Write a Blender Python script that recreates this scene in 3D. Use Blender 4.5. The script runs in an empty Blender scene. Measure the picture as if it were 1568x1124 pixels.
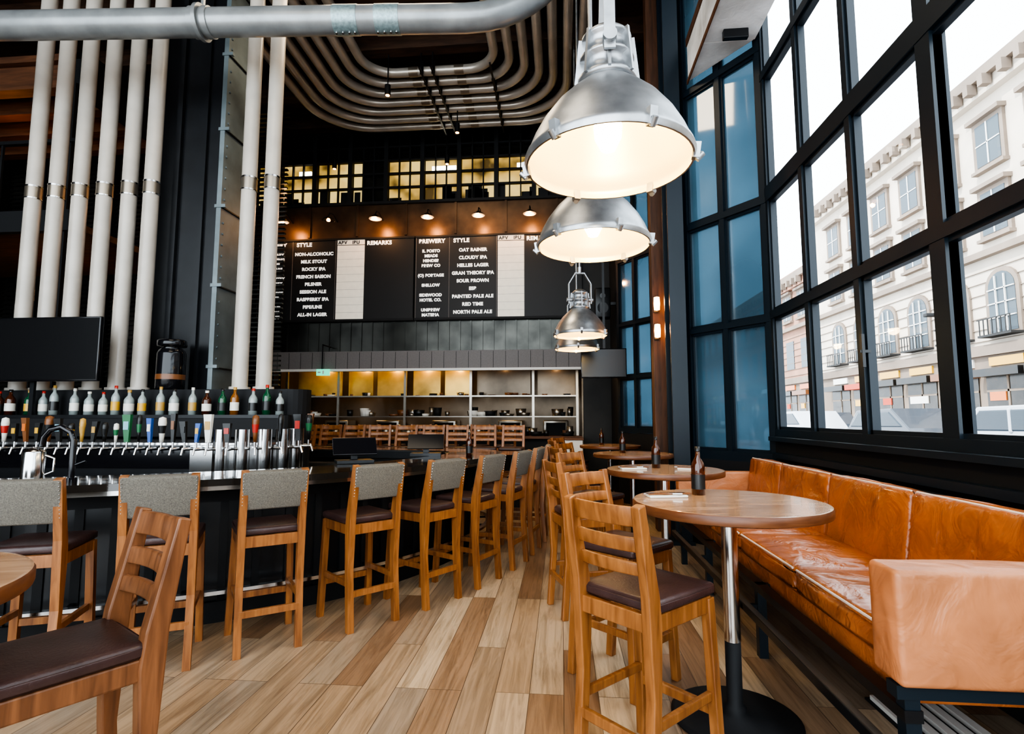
import bpy, bmesh, math, random
from mathutils import Vector, Matrix
random.seed(7)
S = bpy.context.scene
D = math.radians

# ------------------------------------------------------------ materials
def new_mat(name):
    m = bpy.data.materials.new(name); m.use_nodes = True
    return m, m.node_tree.nodes, m.node_tree.links, m.node_tree.nodes['Principled BSDF']

def pm(name, col, rough=0.5, metal=0.0, var=0.0, vs=8.0, bump=0.0, bs=60.0, emis=None, es=0.0, spec=None, coat=0.0, bd=0.01):
    m, N, L, P = new_mat(name)
    P.inputs['Base Color'].default_value = (*col, 1)
    P.inputs['Roughness'].default_value = rough
    P.inputs['Metallic'].default_value = metal
    if spec is not None: P.inputs['Specular IOR Level'].default_value = spec
    if coat: P.inputs['Coat Weight'].default_value = coat
    tc = N.new('ShaderNodeTexCoord')
    if var > 0:
        n = N.new('ShaderNodeTexNoise'); n.inputs['Scale'].default_value = vs; n.inputs['Detail'].default_value = 5
        L.new(tc.outputs['Object'], n.inputs['Vector'])
        r = N.new('ShaderNodeValToRGB')
        r.color_ramp.elements[0].position = 0.3; r.color_ramp.elements[1].position = 0.72
        r.color_ramp.elements[0].color = (*[c*(1-var) for c in col], 1)
        r.color_ramp.elements[1].color = (*[min(1, c*(1+var)) for c in col], 1)
        L.new(n.outputs['Fac'], r.inputs['Fac']); L.new(r.outputs['Color'], P.inputs['Base Color'])
    if bump > 0:
        n2 = N.new('ShaderNodeTexNoise'); n2.inputs['Scale'].default_value = bs; n2.inputs['Detail'].default_value = 4; n2.inputs['Distortion'].default_value = 0.8
        L.new(tc.outputs['Object'], n2.inputs['Vector'])
        b = N.new('ShaderNodeBump'); b.inputs['Strength'].default_value = bump; b.inputs['Distance'].default_value = bd
        L.new(n2.outputs['Fac'], b.inputs['Height']); L.new(b.outputs['Normal'], P.inputs['Normal'])
    if emis:
        P.inputs['Emission Color'].default_value = (*emis, 1); P.inputs['Emission Strength'].default_value = es
    return m

def wood(name, c1, c2, scale=(30, 30, 3), rough=0.4, coat=0.0):
    m, N, L, P = new_mat(name)
    tc = N.new('ShaderNodeTexCoord'); mp = N.new('ShaderNodeMapping'); mp.inputs['Scale'].default_value = scale
    L.new(tc.outputs['Object'], mp.inputs['Vector'])
    n = N.new('ShaderNodeTexNoise'); n.inputs['Scale'].default_value = 1.0; n.inputs['Detail'].default_value = 6; n.inputs['Distortion'].default_value = 0.6
    L.new(mp.outputs['Vector'], n.inputs['Vector'])
    r = N.new('ShaderNodeValToRGB'); r.color_ramp.elements[0].position = 0.3; r.color_ramp.elements[1].position = 0.7
    r.color_ramp.elements[0].color = (*c1, 1); r.color_ramp.elements[1].color = (*c2, 1)
    L.new(n.outputs['Fac'], r.inputs['Fac']); L.new(r.outputs['Color'], P.inputs['Base Color'])
    P.inputs['Roughness'].default_value = rough; P.inputs['Coat Weight'].default_value = coat
    b = N.new('ShaderNodeBump'); b.inputs['Strength'].default_value = 0.15; b.inputs['Distance'].default_value = 0.004
    L.new(n.outputs['Fac'], b.inputs['Height']); L.new(b.outputs['Normal'], P.inputs['Normal'])
    return m

def floor_mat():
    m, N, L, P = new_mat('oak_plank_floor')
    tc = N.new('ShaderNodeTexCoord'); mp = N.new('ShaderNodeMapping'); mp.inputs['Rotation'].default_value = (0, 0, D(90))
    L.new(tc.outputs['Object'], mp.inputs['Vector'])
    br = N.new('ShaderNodeTexBrick'); br.inputs['Scale'].default_value = 1.0
    br.inputs['Brick Width'].default_value = 1.45; br.inputs['Row Height'].default_value = 0.175
    br.inputs['Mortar Size'].default_value = 0.0018; br.inputs['Mortar Smooth'].default_value = 0.1
    br.offset = 0.37; br.offset_frequency = 3
    br.inputs['Color1'].default_value = (0, 0, 0, 1); br.inputs['Color2'].default_value = (1, 1, 1, 1); br.inputs['Mortar'].default_value = (0.4, 0.4, 0.4, 1)
    L.new(mp.outputs['Vector'], br.inputs['Vector'])
    mg = N.new('ShaderNodeMapping'); mg.inputs['Scale'].default_value = (26, 1.5, 1)
    L.new(tc.outputs['Object'], mg.inputs['Vector'])
    vm = N.new('ShaderNodeVectorMath'); vm.operation = 'MULTIPLY_ADD'
    L.new(br.outputs['Color'], vm.inputs[0]); vm.inputs[1].default_value = (37, 21, 13); L.new(mg.outputs['Vector'], vm.inputs[2])
    g = N.new('ShaderNodeTexNoise'); g.inputs['Scale'].default_value = 1; g.inputs['Detail'].default_value = 10; g.inputs['Roughness'].default_value = .66; g.inputs['Distortion'].default_value = 1.0
    L.new(vm.outputs['Vector'], g.inputs['Vector'])
    r1 = N.new('ShaderNodeValToRGB')
    e = r1.color_ramp.elements
    e[0].position = 0.0; e[0].color = (0.22, 0.130, 0.075, 1)
    e[1].position = 1.0; e[1].color = (0.60, 0.46, 0.31, 1)
    for p, c in ((.2, (0.32, 0.205, 0.125)), (.4, (0.32, 0.255, 0.19)), (.6, (0.36, 0.245, 0.15)), (.8, (0.42, 0.32, 0.22))):
        x = e.new(p); x.color = (*c, 1)
    L.new(br.outputs['Color'], r1.inputs['Fac'])
    r2 = N.new('ShaderNodeValToRGB')
    r2.color_ramp.elements[0].position = 0.32; r2.color_ramp.elements[0].color = (0.55, 0.52, 0.49, 1)
    r2.color_ramp.elements[1].position = 0.58; r2.color_ramp.elements[1].color = (1.04, 1.03, 1.02, 1)
    L.new(g.outputs['Fac'], r2.inputs['Fac'])
    mx = N.new('ShaderNodeMix'); mx.data_type = 'RGBA'; mx.blend_type = 'MULTIPLY'; mx.inputs[0].default_value = 1
    L.new(r1.outputs['Color'], mx.inputs[6]); L.new(r2.outputs['Color'], mx.inputs[7])
    mx2 = N.new('ShaderNodeMix'); mx2.data_type = 'RGBA'; mx2.inputs[7].default_value = (0.08, 0.05, 0.03, 1)
    L.new(br.outputs['Fac'], mx2.inputs[0]); L.new(mx.outputs[2], mx2.inputs[6])
    L.new(mx2.outputs[2], P.inputs['Base Color'])
    P.inputs['Roughness'].default_value = 0.30
    b = N.new('ShaderNodeBump'); b.inputs['Strength'].default_value = 0.12; b.inputs['Distance'].default_value = 0.004
    L.new(g.outputs['Fac'], b.inputs['Height']); L.new(b.outputs['Normal'], P.inputs['Normal'])
    return m

def glass_mat(name, tint, gl=0.08, rough=0.02, frost=0.0, fcol=(0, 0, 0)):
    m = bpy.data.materials.new(name); m.use_nodes = True
    N, L = m.node_tree.nodes, m.node_tree.links; N.clear()
    o = N.new('ShaderNodeOutputMaterial'); t = N.new('ShaderNodeBsdfTransparent'); t.inputs[0].default_value = (*tint, 1)
    g = N.new('ShaderNodeBsdfGlossy'); g.inputs['Roughness'].default_value = rough
    src = t.outputs[0]
    if frost:
        f = N.new('ShaderNodeBsdfTranslucent')
        tc = N.new('ShaderNodeTexCoord'); n = N.new('ShaderNodeTexNoise'); n.inputs['Scale'].default_value = .7; n.inputs['Detail'].default_value = 2; L.new(tc.outputs['Object'], n.inputs['Vector'])
        r = N.new('ShaderNodeValToRGB'); r.color_ramp.elements[0].color = (*[c*.35 for c in fcol], 1); r.color_ramp.elements[1].color = (*[c*1.15 for c in fcol], 1)
        r.color_ramp.elements[0].position = .35; r.color_ramp.elements[1].position = .65
        L.new(n.outputs['Fac'], r.inputs['Fac']); L.new(r.outputs['Color'], f.inputs[0])
        m2 = N.new('ShaderNodeMixShader'); m2.inputs[0].default_value = frost
        L.new(t.outputs[0], m2.inputs[1]); L.new(f.outputs[0], m2.inputs[2]); src = m2.outputs[0]
    mx = N.new('ShaderNodeMixShader'); mx.inputs[0].default_value = gl
    L.new(src, mx.inputs[1]); L.new(g.outputs[0], mx.inputs[2]); L.new(mx.outputs[0], o.inputs[0])
    return m

def lit_window_mat():
    m, N, L, P = new_mat('lit_office_glass')
    P.inputs['Base Color'].default_value = (.02, .015, .005, 1)
    tc = N.new('ShaderNodeTexCoord'); n = N.new('ShaderNodeTexNoise'); n.inputs['Scale'].default_value = 1.3; n.inputs['Detail'].default_value = 3
    L.new(tc.outputs['Object'], n.inputs['Vector'])
    r = N.new('ShaderNodeValToRGB'); e = r.color_ramp.elements
    e[0].position = .34; e[0].color = (.10, .06, .015, 1); e[1].position = .60; e[1].color = (1, .74, .26, 1); x = e.new(.46); x.color = (.75, .48, .12, 1)
    L.new(n.outputs['Fac'], r.inputs['Fac']); L.new(r.outputs['Color'], P.inputs['Emission Color']); P.inputs['Emission Strength'].default_value = .9
    return m

M = {}
M['floor'] = floor_mat()
M['wood'] = wood('chair_oak', (0.17, 0.062, 0.020), (0.36, 0.148, 0.048), rough=0.32)
M['wood_d'] = wood('walnut', (0.105, 0.042, 0.019), (0.25, 0.105, 0.045), rough=0.36)
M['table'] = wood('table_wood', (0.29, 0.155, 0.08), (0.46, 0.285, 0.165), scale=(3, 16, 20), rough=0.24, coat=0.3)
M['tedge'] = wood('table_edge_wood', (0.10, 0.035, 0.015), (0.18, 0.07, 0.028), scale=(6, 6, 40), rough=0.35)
M['seat'] = pm('dark_brown_leather', (0.050, 0.026, 0.024), 0.34, var=0.3, bump=0.15, bs=90)
M['fabric'] = pm('grey_wool', (0.155, 0.142, 0.120), 0.95, var=0.3, vs=160, bump=0.5, bs=400)
M['tan'] = pm('tan_leather', (0.38, 0.115, 0.030), 0.28, var=0.2, vs=5, bump=0.7, bs=5, coat=0.15, bd=.05)
M['tan2'] = pm('tan_leather_end', (0.47, 0.185, 0.078), 0.42, var=0.22, vs=4, bump=0.6, bs=5, bd=.04)
M['piping'] = pm('pale_piping', (0.75, 0.6, 0.5), 0.5)
M['black'] = pm('black_paint', (0.008, 0.009, 0.011), 0.34, var=0.3, vs=5)
M['blackm'] = pm('matte_black', (0.006, 0.0065, 0.008), 0.7)
M['gloss'] = pm('black_gloss', (0.008, 0.008, 0.010), 0.12)
M['bartop'] = pm('bar_top_dark', (0.022, 0.018, 0.015), 0.10, var=0.3, vs=3, coat=0.6)
M['frame'] = pm('window_frame_steel', (0.006, 0.014, 0.022), 0.42)
M['steelblue'] = pm('blued_steel', (0.135, 0.165, 0.175), 0.36, metal=0.1, var=0.5, vs=1.6)
M['pipe'] = pm('painted_pipe', (0.50, 0.455, 0.40), 0.26, var=0.10, vs=3)
M['duct'] = pm('grey_duct_paint', (0.29, 0.305, 0.31), 0.32, metal=0.35, var=0.2, vs=4)
M['galv'] = pm('galvanised_band', (0.30, 0.40, 0.42), 0.4, metal=0.5, var=0.25, vs=30)
M['band'] = pm('pipe_coupling', (0.36, 0.31, 0.25), 0.3, metal=0.8)
M['cpipe'] = pm('conduit_steel', (0.50, 0.45, 0.39), 0.32, metal=0.45, var=0.15, vs=3)
M['chrome'] = pm('stainless', (0.62, 0.62, 0.62), 0.16, metal=1.0)
M['steel'] = pm('brushed_stainless', (0.34, 0.31, 0.27), 0.3, metal=0.9, var=0.25, vs=2)
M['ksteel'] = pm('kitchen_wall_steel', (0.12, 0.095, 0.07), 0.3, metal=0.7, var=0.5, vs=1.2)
M['alu'] = pm('cast_aluminium', (0.40, 0.41, 0.42), 0.34, metal=0.85, var=0.18, vs=14)
M['lampin'] = pm('lamp_reflector', (0.86, 0.72, 0.42), 0.28, metal=0.2)
M['bulb'] = pm('bulb_glow', (1, 1, 1), 0.5, emis=(1.0, 0.85, 0.6), es=20)
M['warmbulb'] = pm('warm_bulb', (1, 0.8, 0.5), 0.5, emis=(1.0, 0.42, 0.12), es=14)
M['concrete'] = pm('weathered_plaster', (0.82, 0.81, 0.78), 0.85, var=0.35, vs=2.2, bump=0.6, bs=10)
M['darkwall'] = pm('dark_steel_wall', (0.016, 0.014, 0.012), 0.5, metal=0.3, var=0.5, vs=2)
M['lampsteel'] = pm('brown_lit_steel_panel', (0.085, 0.050, 0.028), 0.40, metal=0.6, var=0.5, vs=2)  # steel panel, brown lamplight on it put into the base colour
M['ribbed'] = pm('ribbed_metal', (0.050, 0.050, 0.044), 0.26, metal=0.75, var=0.6, vs=2)
M['hoodgrey'] = pm('hood_grey', (0.17, 0.155, 0.15), 0.6, var=0.1, vs=40)
M['litsteel'] = pm('warm_lit_steel_panel', (0.46, 0.31, 0.09), 0.32, metal=0.6, var=0.5, vs=1.5)  # stainless panel with the warm kitchen glow painted into its base colour
M['white'] = pm('white_paint', (0.7, 0.68, 0.64), 0.5)
M['board'] = pm('menu_board_black', (0.008, 0.008, 0.009), 0.55)
M['boardwhite'] = pm('menu_paper', (0.82, 0.78, 0.68), 0.7, var=0.04, vs=10, emis=(1, .93, .8), es=.16)  # faint self-glow painted into the paper, which is no lamp
M['text'] = pm('menu_letters', (0.9, 0.9, 0.87), 0.6, emis=(1, 1, 0.97), es=0.5)  # letters brightened by painted emission, not by a lamp
M['ceil'] = wood('ceiling_timber', (0.026, 0.012, 0.006), (0.085, 0.038, 0.018), scale=(2, 14, 14), rough=0.7)
M['beam'] = wood('timber_beam', (0.07, 0.028, 0.013), (0.17, 0.07, 0.03), scale=(2, 20, 20), rough=0.6)
M['column'] = wood('timber_column', (0.05, 0.022, 0.012), (0.13, 0.055, 0.026), scale=(18, 18, 2), rough=0.6)
M['winlit'] = lit_window_mat()
M['windark'] = pm('dark_glass', (0.010, 0.010, 0.008), 0.15)
M['strip'] = pm('light_strip', (1, 1, 1), 0.5, emis=(1, 0.93, 0.75), es=5)
M['green'] = pm('exit_green', (0.05, 0.6, 0.3), 0.5, emis=(0.1, 0.9, 0.6), es=.9)
M['screen'] = pm('tv_screen', (0.006, 0.006, 0.007), 0.25)
M['glass'] = glass_mat('window_glass', (0.97, 0.985, 1.0), 0.05)
M['blueglass'] = glass_mat('blue_tinted_glass', (0.05, 0.10, 0.14), 0.16, 0.05, frost=.8, fcol=(.062, .118, .162))
M['amber'] = pm('amber_bottle', (0.06, 0.016, 0.006), 0.08, coat=0.5)
M['facade'] = pm('limestone_facade', (0.56, 0.49, 0.41), 0.85, var=0.14, vs=0.5)
M['facade2'] = pm('brick_facade', (0.36, 0.20, 0.14), 0.85, var=0.2, vs=0.6)
M['trimst'] = pm('facade_trim', (0.22, 0.175, 0.14), 0.85, var=0.15, vs=0.6)
M['fwin'] = pm('facade_window', (0.05, 0.07, 0.085), 0.3)
M['shop'] = pm('shop_glass', (0.03, 0.026, 0.022), 0.2, var=.6, vs=1.5)
M['asphalt'] = pm('asphalt', (0.20, 0.20, 0.21), 0.8, var=0.1, vs=1)
M['carw'] = pm('car_paint_white', (0.42, 0.44, 0.47), 0.25, coat=0.5)
M['card'] = pm('car_paint_dark', (0.03, 0.04, 0.055), 0.25, coat=0.5)
M['carg'] = pm('car_glass', (0.02, 0.035, 0.05), 0.1)
M['tyre'] = pm('tyre_rubber', (0.03, 0.03, 0.03), 0.8)
M['red'] = pm('awning_red', (0.45, 0.07, 0.035), 0.6)
cols = {'c_red': (0.42, 0.03, 0.02), 'c_wht': (0.72, 0.70, 0.64), 'c_blu': (0.03, 0.10, 0.36), 'c_yel': (0.6, 0.34, 0.04),
        'c_org': (0.55, 0.15, 0.03), 'c_grn': (0.03, 0.15, 0.06), 'c_blk': (0.015, 0.015, 0.015), 'c_brn': (0.18, 0.07, 0.025),
        'c_sky': (0.22, 0.42, 0.5), 'c_gld': (0.45, 0.27, 0.07)}
for k, c in cols.items(): M[k] = pm('enamel_' + k[2:], c, 0.3)
M['b_clear'] = pm('clear_bottle', (0.30, 0.34, 0.33), 0.08, coat=0.5)
M['b_green'] = pm('green_bottle', (0.012, 0.08, 0.035), 0.08, coat=0.5)
M['b_amb'] = pm('whisky_bottle', (0.22, 0.08, 0.012), 0.08, coat=0.5)

# ------------------------------------------------------------ mesh builder
class MB:
    def __init__(s): s.v = []; s.f = []; s.m = []; s.s = []; s.mats = []
    def mi(s, k):
        mt = M[k]
        if mt not in s.mats: s.mats.append(mt)
        return s.mats.index(mt)
    def add(s, vs, fs, k, smooth=False, T=None):
        o = len(s.v); i = s.mi(k)
        for p in vs:
            p = Vector(p)
            s.v.append(tuple(T @ p) if T is not None else tuple(p))
        for f in fs:
            s.f.append([o + a for a in f]); s.m.append(i); s.s.append(smooth)
    def box(s, x0, x1, y0, y1, z0, z1, k, T=None):
        vs = [(x0,y0,z0),(x1,y0,z0),(x1,y1,z0),(x0,y1,z0),(x0,y0,z1),(x1,y0,z1),(x1,y1,z1),(x0,y1,z1)]
        s.add(vs, [(0,3,2,1),(4,5,6,7),(0,1,5,4),(1,2,6,5),(2,3,7,6),(3,0,4,7)], k, False, T)
    def rbox(s, x0, x1, y0, y1, z0, z1, k, r=0.03, seg=3, T=None, puff=0.0, wr=0.0):
        bm = bmesh.new(); bmesh.ops.create_cube(bm, size=1)
        for v in bm.verts:
            v.co = Vector(((x0+x1)/2 + v.co.x*(x1-x0), (y0+y1)/2 + v.co.y*(y1-y0), (z0+z1)/2 + v.co.z*(z1-z0)))
        if puff:
            bmesh.ops.subdivide_edges(bm, edges=bm.edges[:], cuts=5, use_grid_fill=True)
            for v in bm.verts:
                a = (v.co.x-x0)/(x1-x0); b = (v.co.y-y0)/(y1-y0); c = (v.co.z-z0)/(z1-z0)
                fa, fb, fc = [4*t*(1-t) for t in (a, b, c)]
                w_ = wr*random.uniform(-1, 1)
                if c > .99: v.co.z += puff*fa*fb + (w_ if fa*fb > .1 else 0)
                if a < .01: v.co.x -= puff*fb*fc + (w_ if fb*fc > .1 else 0)
                if a > .99: v.co.x += puff*fb*fc
                if b < .01: v.co.y -= puff*fa*fc + (w_ if fa*fc > .1 else 0)
                if b > .99: v.co.y += puff*fa*fc
        ed = [e for e in bm.edges if len(e.link_faces) == 2 and e.calc_face_angle() > 0.9]
        bmesh.ops.bevel(bm, geom=ed, offset=r, segments=seg, profile=0.5, affect='EDGES')
        bm.verts.index_update()
        s.add([v.co.copy() for v in bm.verts], [[v.index for v in f.verts] for f in bm.faces], k, True, T)
        bm.free()
    def bar(s, p0, p1, w, h, k, up=(0, 0, 1)):
        p0 = Vector(p0); p1 = Vector(p1); d = (p1-p0).normalized(); u = Vector(up)
        if abs(d.dot(u)) > .99: u = Vector((0, 1, 0))
        sd = d.cross(u).normalized(); u = sd.cross(d).normalized()
        vs = []
        for p in (p0, p1):
            for a, b in ((-1,-1),(1,-1),(1,1),(-1,1)): vs.append(p + sd*a*w/2 + u*b*h/2)
        s.add(vs, [(0,1,2,3),(7,6,5,4),(0,4,5,1),(1,5,6,2),(2,6,7,3),(3,7,4,0)], k)
    def tube(s, path, r, k, n=16, caps=True, smooth=True):
        P = [Vector(p) for p in path]; R = r if isinstance(r, (list, tuple)) else [r]*len(P)
        t0 = (P[1]-P[0]).normalized(); a = Vector((0,0,1)) if abs(t0.z) < .9 else Vector((1,0,0))
        u = t0.cross(a).normalized(); vs = []; fs = []
        for i, p in enumerate(P):
            t = (P[min(i+1, len(P)-1)] - P[max(i-1, 0)]).normalized()
            u = (u - t*u.dot(t)).normalized(); w = t.cross(u)
            for j in range(n):
                an = 2*math.pi*j/n; vs.append(p + (u*math.cos(an) + w*math.sin(an))*R[i])
        for i in range(len(P)-1):
            for j in range(n):
                a0 = i*n+j; a1 = i*n+(j+1) % n; fs.append((a0, a1, a1+n, a0+n))
        s.add(vs, fs, k, smooth)
        if caps:
            s.add(vs[:n], [list(range(n))[::-1]], k); s.add(vs[-n:], [list(range(n))], k)
    def cyl(s, p0, p1, r, k, n=20, r1=None):
        s.tube([p0, p1], [r, r if r1 is None else r1], k, n)
    def lathe(s, prof, c, k, n=40, smooth=True, T=None):
        c = Vector(c); vs = []; fs = []
        for (r, z) in prof:
            for j in range(n):
                an = 2*math.pi*j/n; vs.append(c + Vector((r*math.cos(an), r*math.sin(an), z)))
        for i in range(len(prof)-1):
            for j in range(n):
                a0 = i*n+j; a1 = i*n+(j+1) % n; fs.append((a0, a1, a1+n, a0+n))
        s.add(vs, fs, k, smooth, T)
    def prism(s, poly, axis, t0, t1, k, T=None, smooth=False):
        def mk(a, b, t):
            return {'x': (t, a, b), 'y': (a, t, b), 'z': (a, b, t)}[axis]
        n = len(poly); vs = [mk(a, b, t0) for a, b in poly] + [mk(a, b, t1) for a, b in poly]
        fs = [list(range(n))[::-1], list(range(n, 2*n))] + [(i, (i+1) % n, (i+1) % n+n, i+n) for i in range(n)]
        s.add(vs, fs, k, smooth, T)
    def build(s, name, loc=(0,0,0), rz=0, bevel=0.0, parent=None):
        me = bpy.data.meshes.new(name); me.from_pydata(s.v, [], s.f)
        for mt in s.mats: me.materials.append(mt)
        me.polygons.foreach_set('material_index', s.m); me.polygons.foreach_set('use_smooth', s.s)
        me.update()
        bm = bmesh.new(); bm.from_mesh(me); bmesh.ops.recalc_face_normals(bm, faces=bm.faces[:]); bm.to_mesh(me); bm.free()
        return place(me, name, loc, rz, bevel, parent)

def place(me, name, loc=(0,0,0), rz=0, bevel=0.0, parent=None):
    o = bpy.data.objects.new(name, me); S.collection.objects.link(o)
    o.location = loc; o.rotation_euler = (0, 0, D(rz))
    if bevel:
        b = o.modifiers.new('bevel', 'BEVEL'); b.width = bevel; b.segments = 2; b.limit_method = 'ANGLE'; b.angle_limit = D(50)
    if parent: o.parent = parent
    return o

def light(kind, name, loc, energy, col, size=0.1, rot=(0,0,0), parent=None, spot=None, size_y=None):
    l = bpy.data.lights.new(name, kind); l.energy = energy; l.color = col
    if kind == 'AREA':
        l.size = size
        if size_y: l.shape = 'RECTANGLE'; l.size_y = size_y
    elif kind == 'SUN': l.angle = size
    else: l.shadow_soft_size = size
    if spot: l.spot_size = D(spot); l.spot_blend = 0.5
    o = bpy.data.objects.new(name, l); S.collection.objects.link(o); o.location = loc; o.rotation_euler = rot
    if parent: o.parent = parent
    return o

# ------------------------------------------------------------ room shell
b = MB(); b.box(-11, 2.25, -4, 13, -0.1, 0, 'floor'); b.build('floor')
b = MB(); b.box(-11, 2.25, -4, 13, 7.9, 8.05, 'ceil')
for i in range(12):
    y = -2 + i*1.15
    b.box(-11, 2.1, y, y+0.22, 7.6, 7.9, 'ceil')
b.build('ceiling')
b = MB(); b.box(-11.2, -11, -4, 13, 0, 7.9, 'darkwall'); b.build('wall_left')

b = MB()
b.box(2.10, 2.25, -4, 5.6, 0, 1.18, 'blackm')
b.box(2.03, 2.27, -4, 5.58, 1.18, 1.22, 'frame')
b.box(2.03, 2.10, -4, 5.5, 1.02, 1.07, 'frame')
b.build('wall_right')

def framed_window(p0, p1, z0, z1, mull, trans, glass, depth=0.09, w=0.06, thick=()):
    p0 = Vector((*p0, 0)); p1 = Vector((*p1, 0)); d = (p1-p0); Ln = d.length; d.normalize()
    ang = math.atan2(d.y, d.x)
    T = Matrix.Translation(p0) @ Matrix.Rotation(ang, 4, 'Z')
    b = MB()
    for i, s0 in enumerate(mull):
        ww = w*1.8 if i in thick else w
        b.box(s0-ww/2, s0+ww/2, -depth/2, depth/2, z0, z1, 'frame', T)
    for z, ww in trans:
        b.box(0, Ln, -depth/2-0.005, depth/2+0.005, z-ww/2, z+ww/2, 'frame', T)
    for i in range(len(mull)-1):
        for j in range(len(trans)-1):
            a0, a1 = mull[i]+w/2, mull[i+1]-w/2; c0, c1 = trans[j][0]+trans[j][1]/2, trans[j+1][0]-trans[j+1][1]/2
            e = 0.028
            for q in ((a0, a0+e, c0, c1), (a1-e, a1, c0, c1), (a0, a1, c0, c0+e), (a0, a1, c1-e, c1)):
                b.box(q[0], q[1], -0.025, 0.025, q[2], q[3], 'frame', T)
    b.add([(0, 0, z0), (Ln, 0, z0), (Ln, 0, z1), (0, 0, z1)], [(0, 1, 2, 3)], glass, False, T)
    return b

ys = [5.57, 4.79, 4.0, 3.16, 2.35, 1.55, 0.75, -0.05, -0.85, -1.65, -2.45, -3.25, -4.0]
b = framed_window((2.15, 5.6), (2.15, -4), 1.20, 7.9, [5.6-y for y in ys],
                  [(1.25, .08), (2.43, .08), (3.68, .15), (4.95, .08), (6.2, .1), (7.84, .1)], 'glass', w=.07, thick=(3, 6, 9))
b.bar((2.08, 3.92, 1.75), (2.08, 3.92, 1.98), .02, .03, 'black'); b.bar((2.13, 3.92, 1.86), (2.06, 3.92, 1.86), .02, .02, 'black')
b.build('window_1')
A0 = Vector((2.15, 5.6)); A1 = Vector((1.496, 6.48)); La = (A1-A0).length
b = framed_window(A0, A1, 0.95, 7.9, [.04, La*.5, La-.04],
                  [(1.0, .1), (2.40, .06), (3.64, .07), (5.3, .07), (7.84, .1)], 'blueglass', w=.06)
b.build('window_2')
b = MB()
d = (A1-A0).normalized(); T = Matrix.Translation((A0.x, A0.y, 0)) @ Matrix.Rotation(math.atan2(d.y, d.x), 4, 'Z')
b.box(0, La, -.05, .05, 0, .95, 'blackm', T); b.build('wall_right_return')
B0 = Vector((1.5, 8.7)); B1 = Vector((1.0, 9.38)); Lb = (B1-B0).length
b = framed_window(B0, B1, 1.15, 5.4, [.03, Lb*.5, Lb-.03], [(1.2, .08), (2.08, .05), (2.98, .05), (4.1, .06), (5.35, .08)], 'blueglass', w=.05)
b.build('window_3')
b = MB()
b.box(1.5, 1.65, 6.48, 8.7, 0, 7.9, 'darkwall')
d = (B1-B0).normalized(); T = Matrix.Translation((B0.x, B0.y, 0)) @ Matrix.Rotation(math.atan2(d.y, d.x), 4, 'Z')
b.box(0, Lb, -.06, .06, 0, 1.15, 'blackm', T); b.box(0, Lb, -.06, .06, 5.4, 7.9, 'darkwall', T)
b.box(1.0, 1.12, 9.36, 13, 0, 7.9, 'darkwall')
b.build('wall_right_inner')

# plaster slab beam over the windows
b = MB(); b.box(1.54, 2.08, -4, 5.6, 5.4, 5.9, 'concrete'); b.prism([(1.54, 5.6), (2.07, 5.6), (1.54, 6.28)], 'z', 5.4, 5.9, 'concrete')
b.box(1.525, 1.54, -4, 6.28, 5.36, 5.42, 'beam'); b.box(1.525, 1.54, -4, 6.28, 5.84, 5.94, 'column')
for y in (1.5, 4.6, 5.4): b.box(1.7, 1.95, y, y+.06, 5.3, 5.4, 'black')
b.build('concrete_beam', bevel=0.01)

b = MB(); b.box(1.18, 1.34, 7.0, 7.18, 0, 7.6, 'column'); b.build('timber_column', bevel=0.008)
b = MB()
b.box(1.26, 1.44, 6.30, 6.34, 0, 7.6, 'frame'); b.box(1.26, 1.44, 6.60, 6.64, 0, 7.6, 'frame'); b.box(1.33, 1.37, 6.34, 6.60, 0, 7.6, 'frame')
b.box(1.22, 1.46, 6.26, 6.68, 0, .04, 'frame')
b.build('iron_post')

# ---- back wall
YB = 11.0
b = MB()
b.box(-11, -6.1, YB, YB+.2, 0, 6.0, 'darkwall')
b.box(-6.1, 0.45, YB, YB+.2, 2.75, 3.44, 'ribbed')
b.box(0.45, 1.0, YB, YB+.2, 0, 6.0, 'darkwall')
b.box(-6.1, 0.45, YB+.02, YB+.2, 3.44, 6.0, 'darkwall')
b.box(-6.6, 1.0, YB-.04, YB+.05, 5.25, 6.0, 'lampsteel')
for i in range(28):
    x = -6.1 + i*.235
    b.box(x, x+.03, YB-.03, YB, 2.78, 3.42, 'ribbed')
for i in range(7):
    x = -6.5 + i*1.07
    b.box(x, x+.05, YB-.07, YB-.04, 5.28, 5.97, 'lampsteel')
b.box(-11, 1.0, YB-.1, YB+.2, 5.97, 6.03, 'blackm')
b.box(-11, 1.0, YB-.02, YB+.2, 7.6, 7.9, 'blackm')
b.box(-11, 1.0, YB+.6, YB+.7, 6.0, 7.9, 'blackm')
b.build('wall_back')

b = MB()
b.box(-11, 1.0, YB+.10, YB+.12, 6.03, 6.98, 'winlit')
b.box(-11, 1.0, YB+.10, YB+.12, 6.98, 7.6, 'windark')
for i in range(15):
    x = -11 + i*.8+.02
    b.box(x, x+.09, YB-.06, YB+.08, 6.0, 7.6, 'blackm')
    for j in (1, 2): b.box(x+.09+j*.237-.012, x+.09+j*.237+.012, YB-.02, YB+.05, 6.03, 7.6, 'blackm')
for z in (6.37, 6.68, 6.98, 7.28): b.box(-11, 1.0, YB-.02, YB+.06, z-.018, z+.018, 'blackm')
for i in range(26):
    x = random.uniform(-7, .8); w = random.uniform(.1, .3); h = random.uniform(.1, .4)
    b.box(x, x+w, YB+.08, YB+.1, 6.03, 6.03+h, 'blackm')
for x in (-5.75, -2.75, -2.5, -.9): b.box(x, x+.28, YB+.07, YB+.1, 6.74, 6.84, 'strip')
b.box(-4.3, -3.75, YB+.06, YB+.1, 6.03, 6.98, 'windark')
b.build('window_4')

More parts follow.
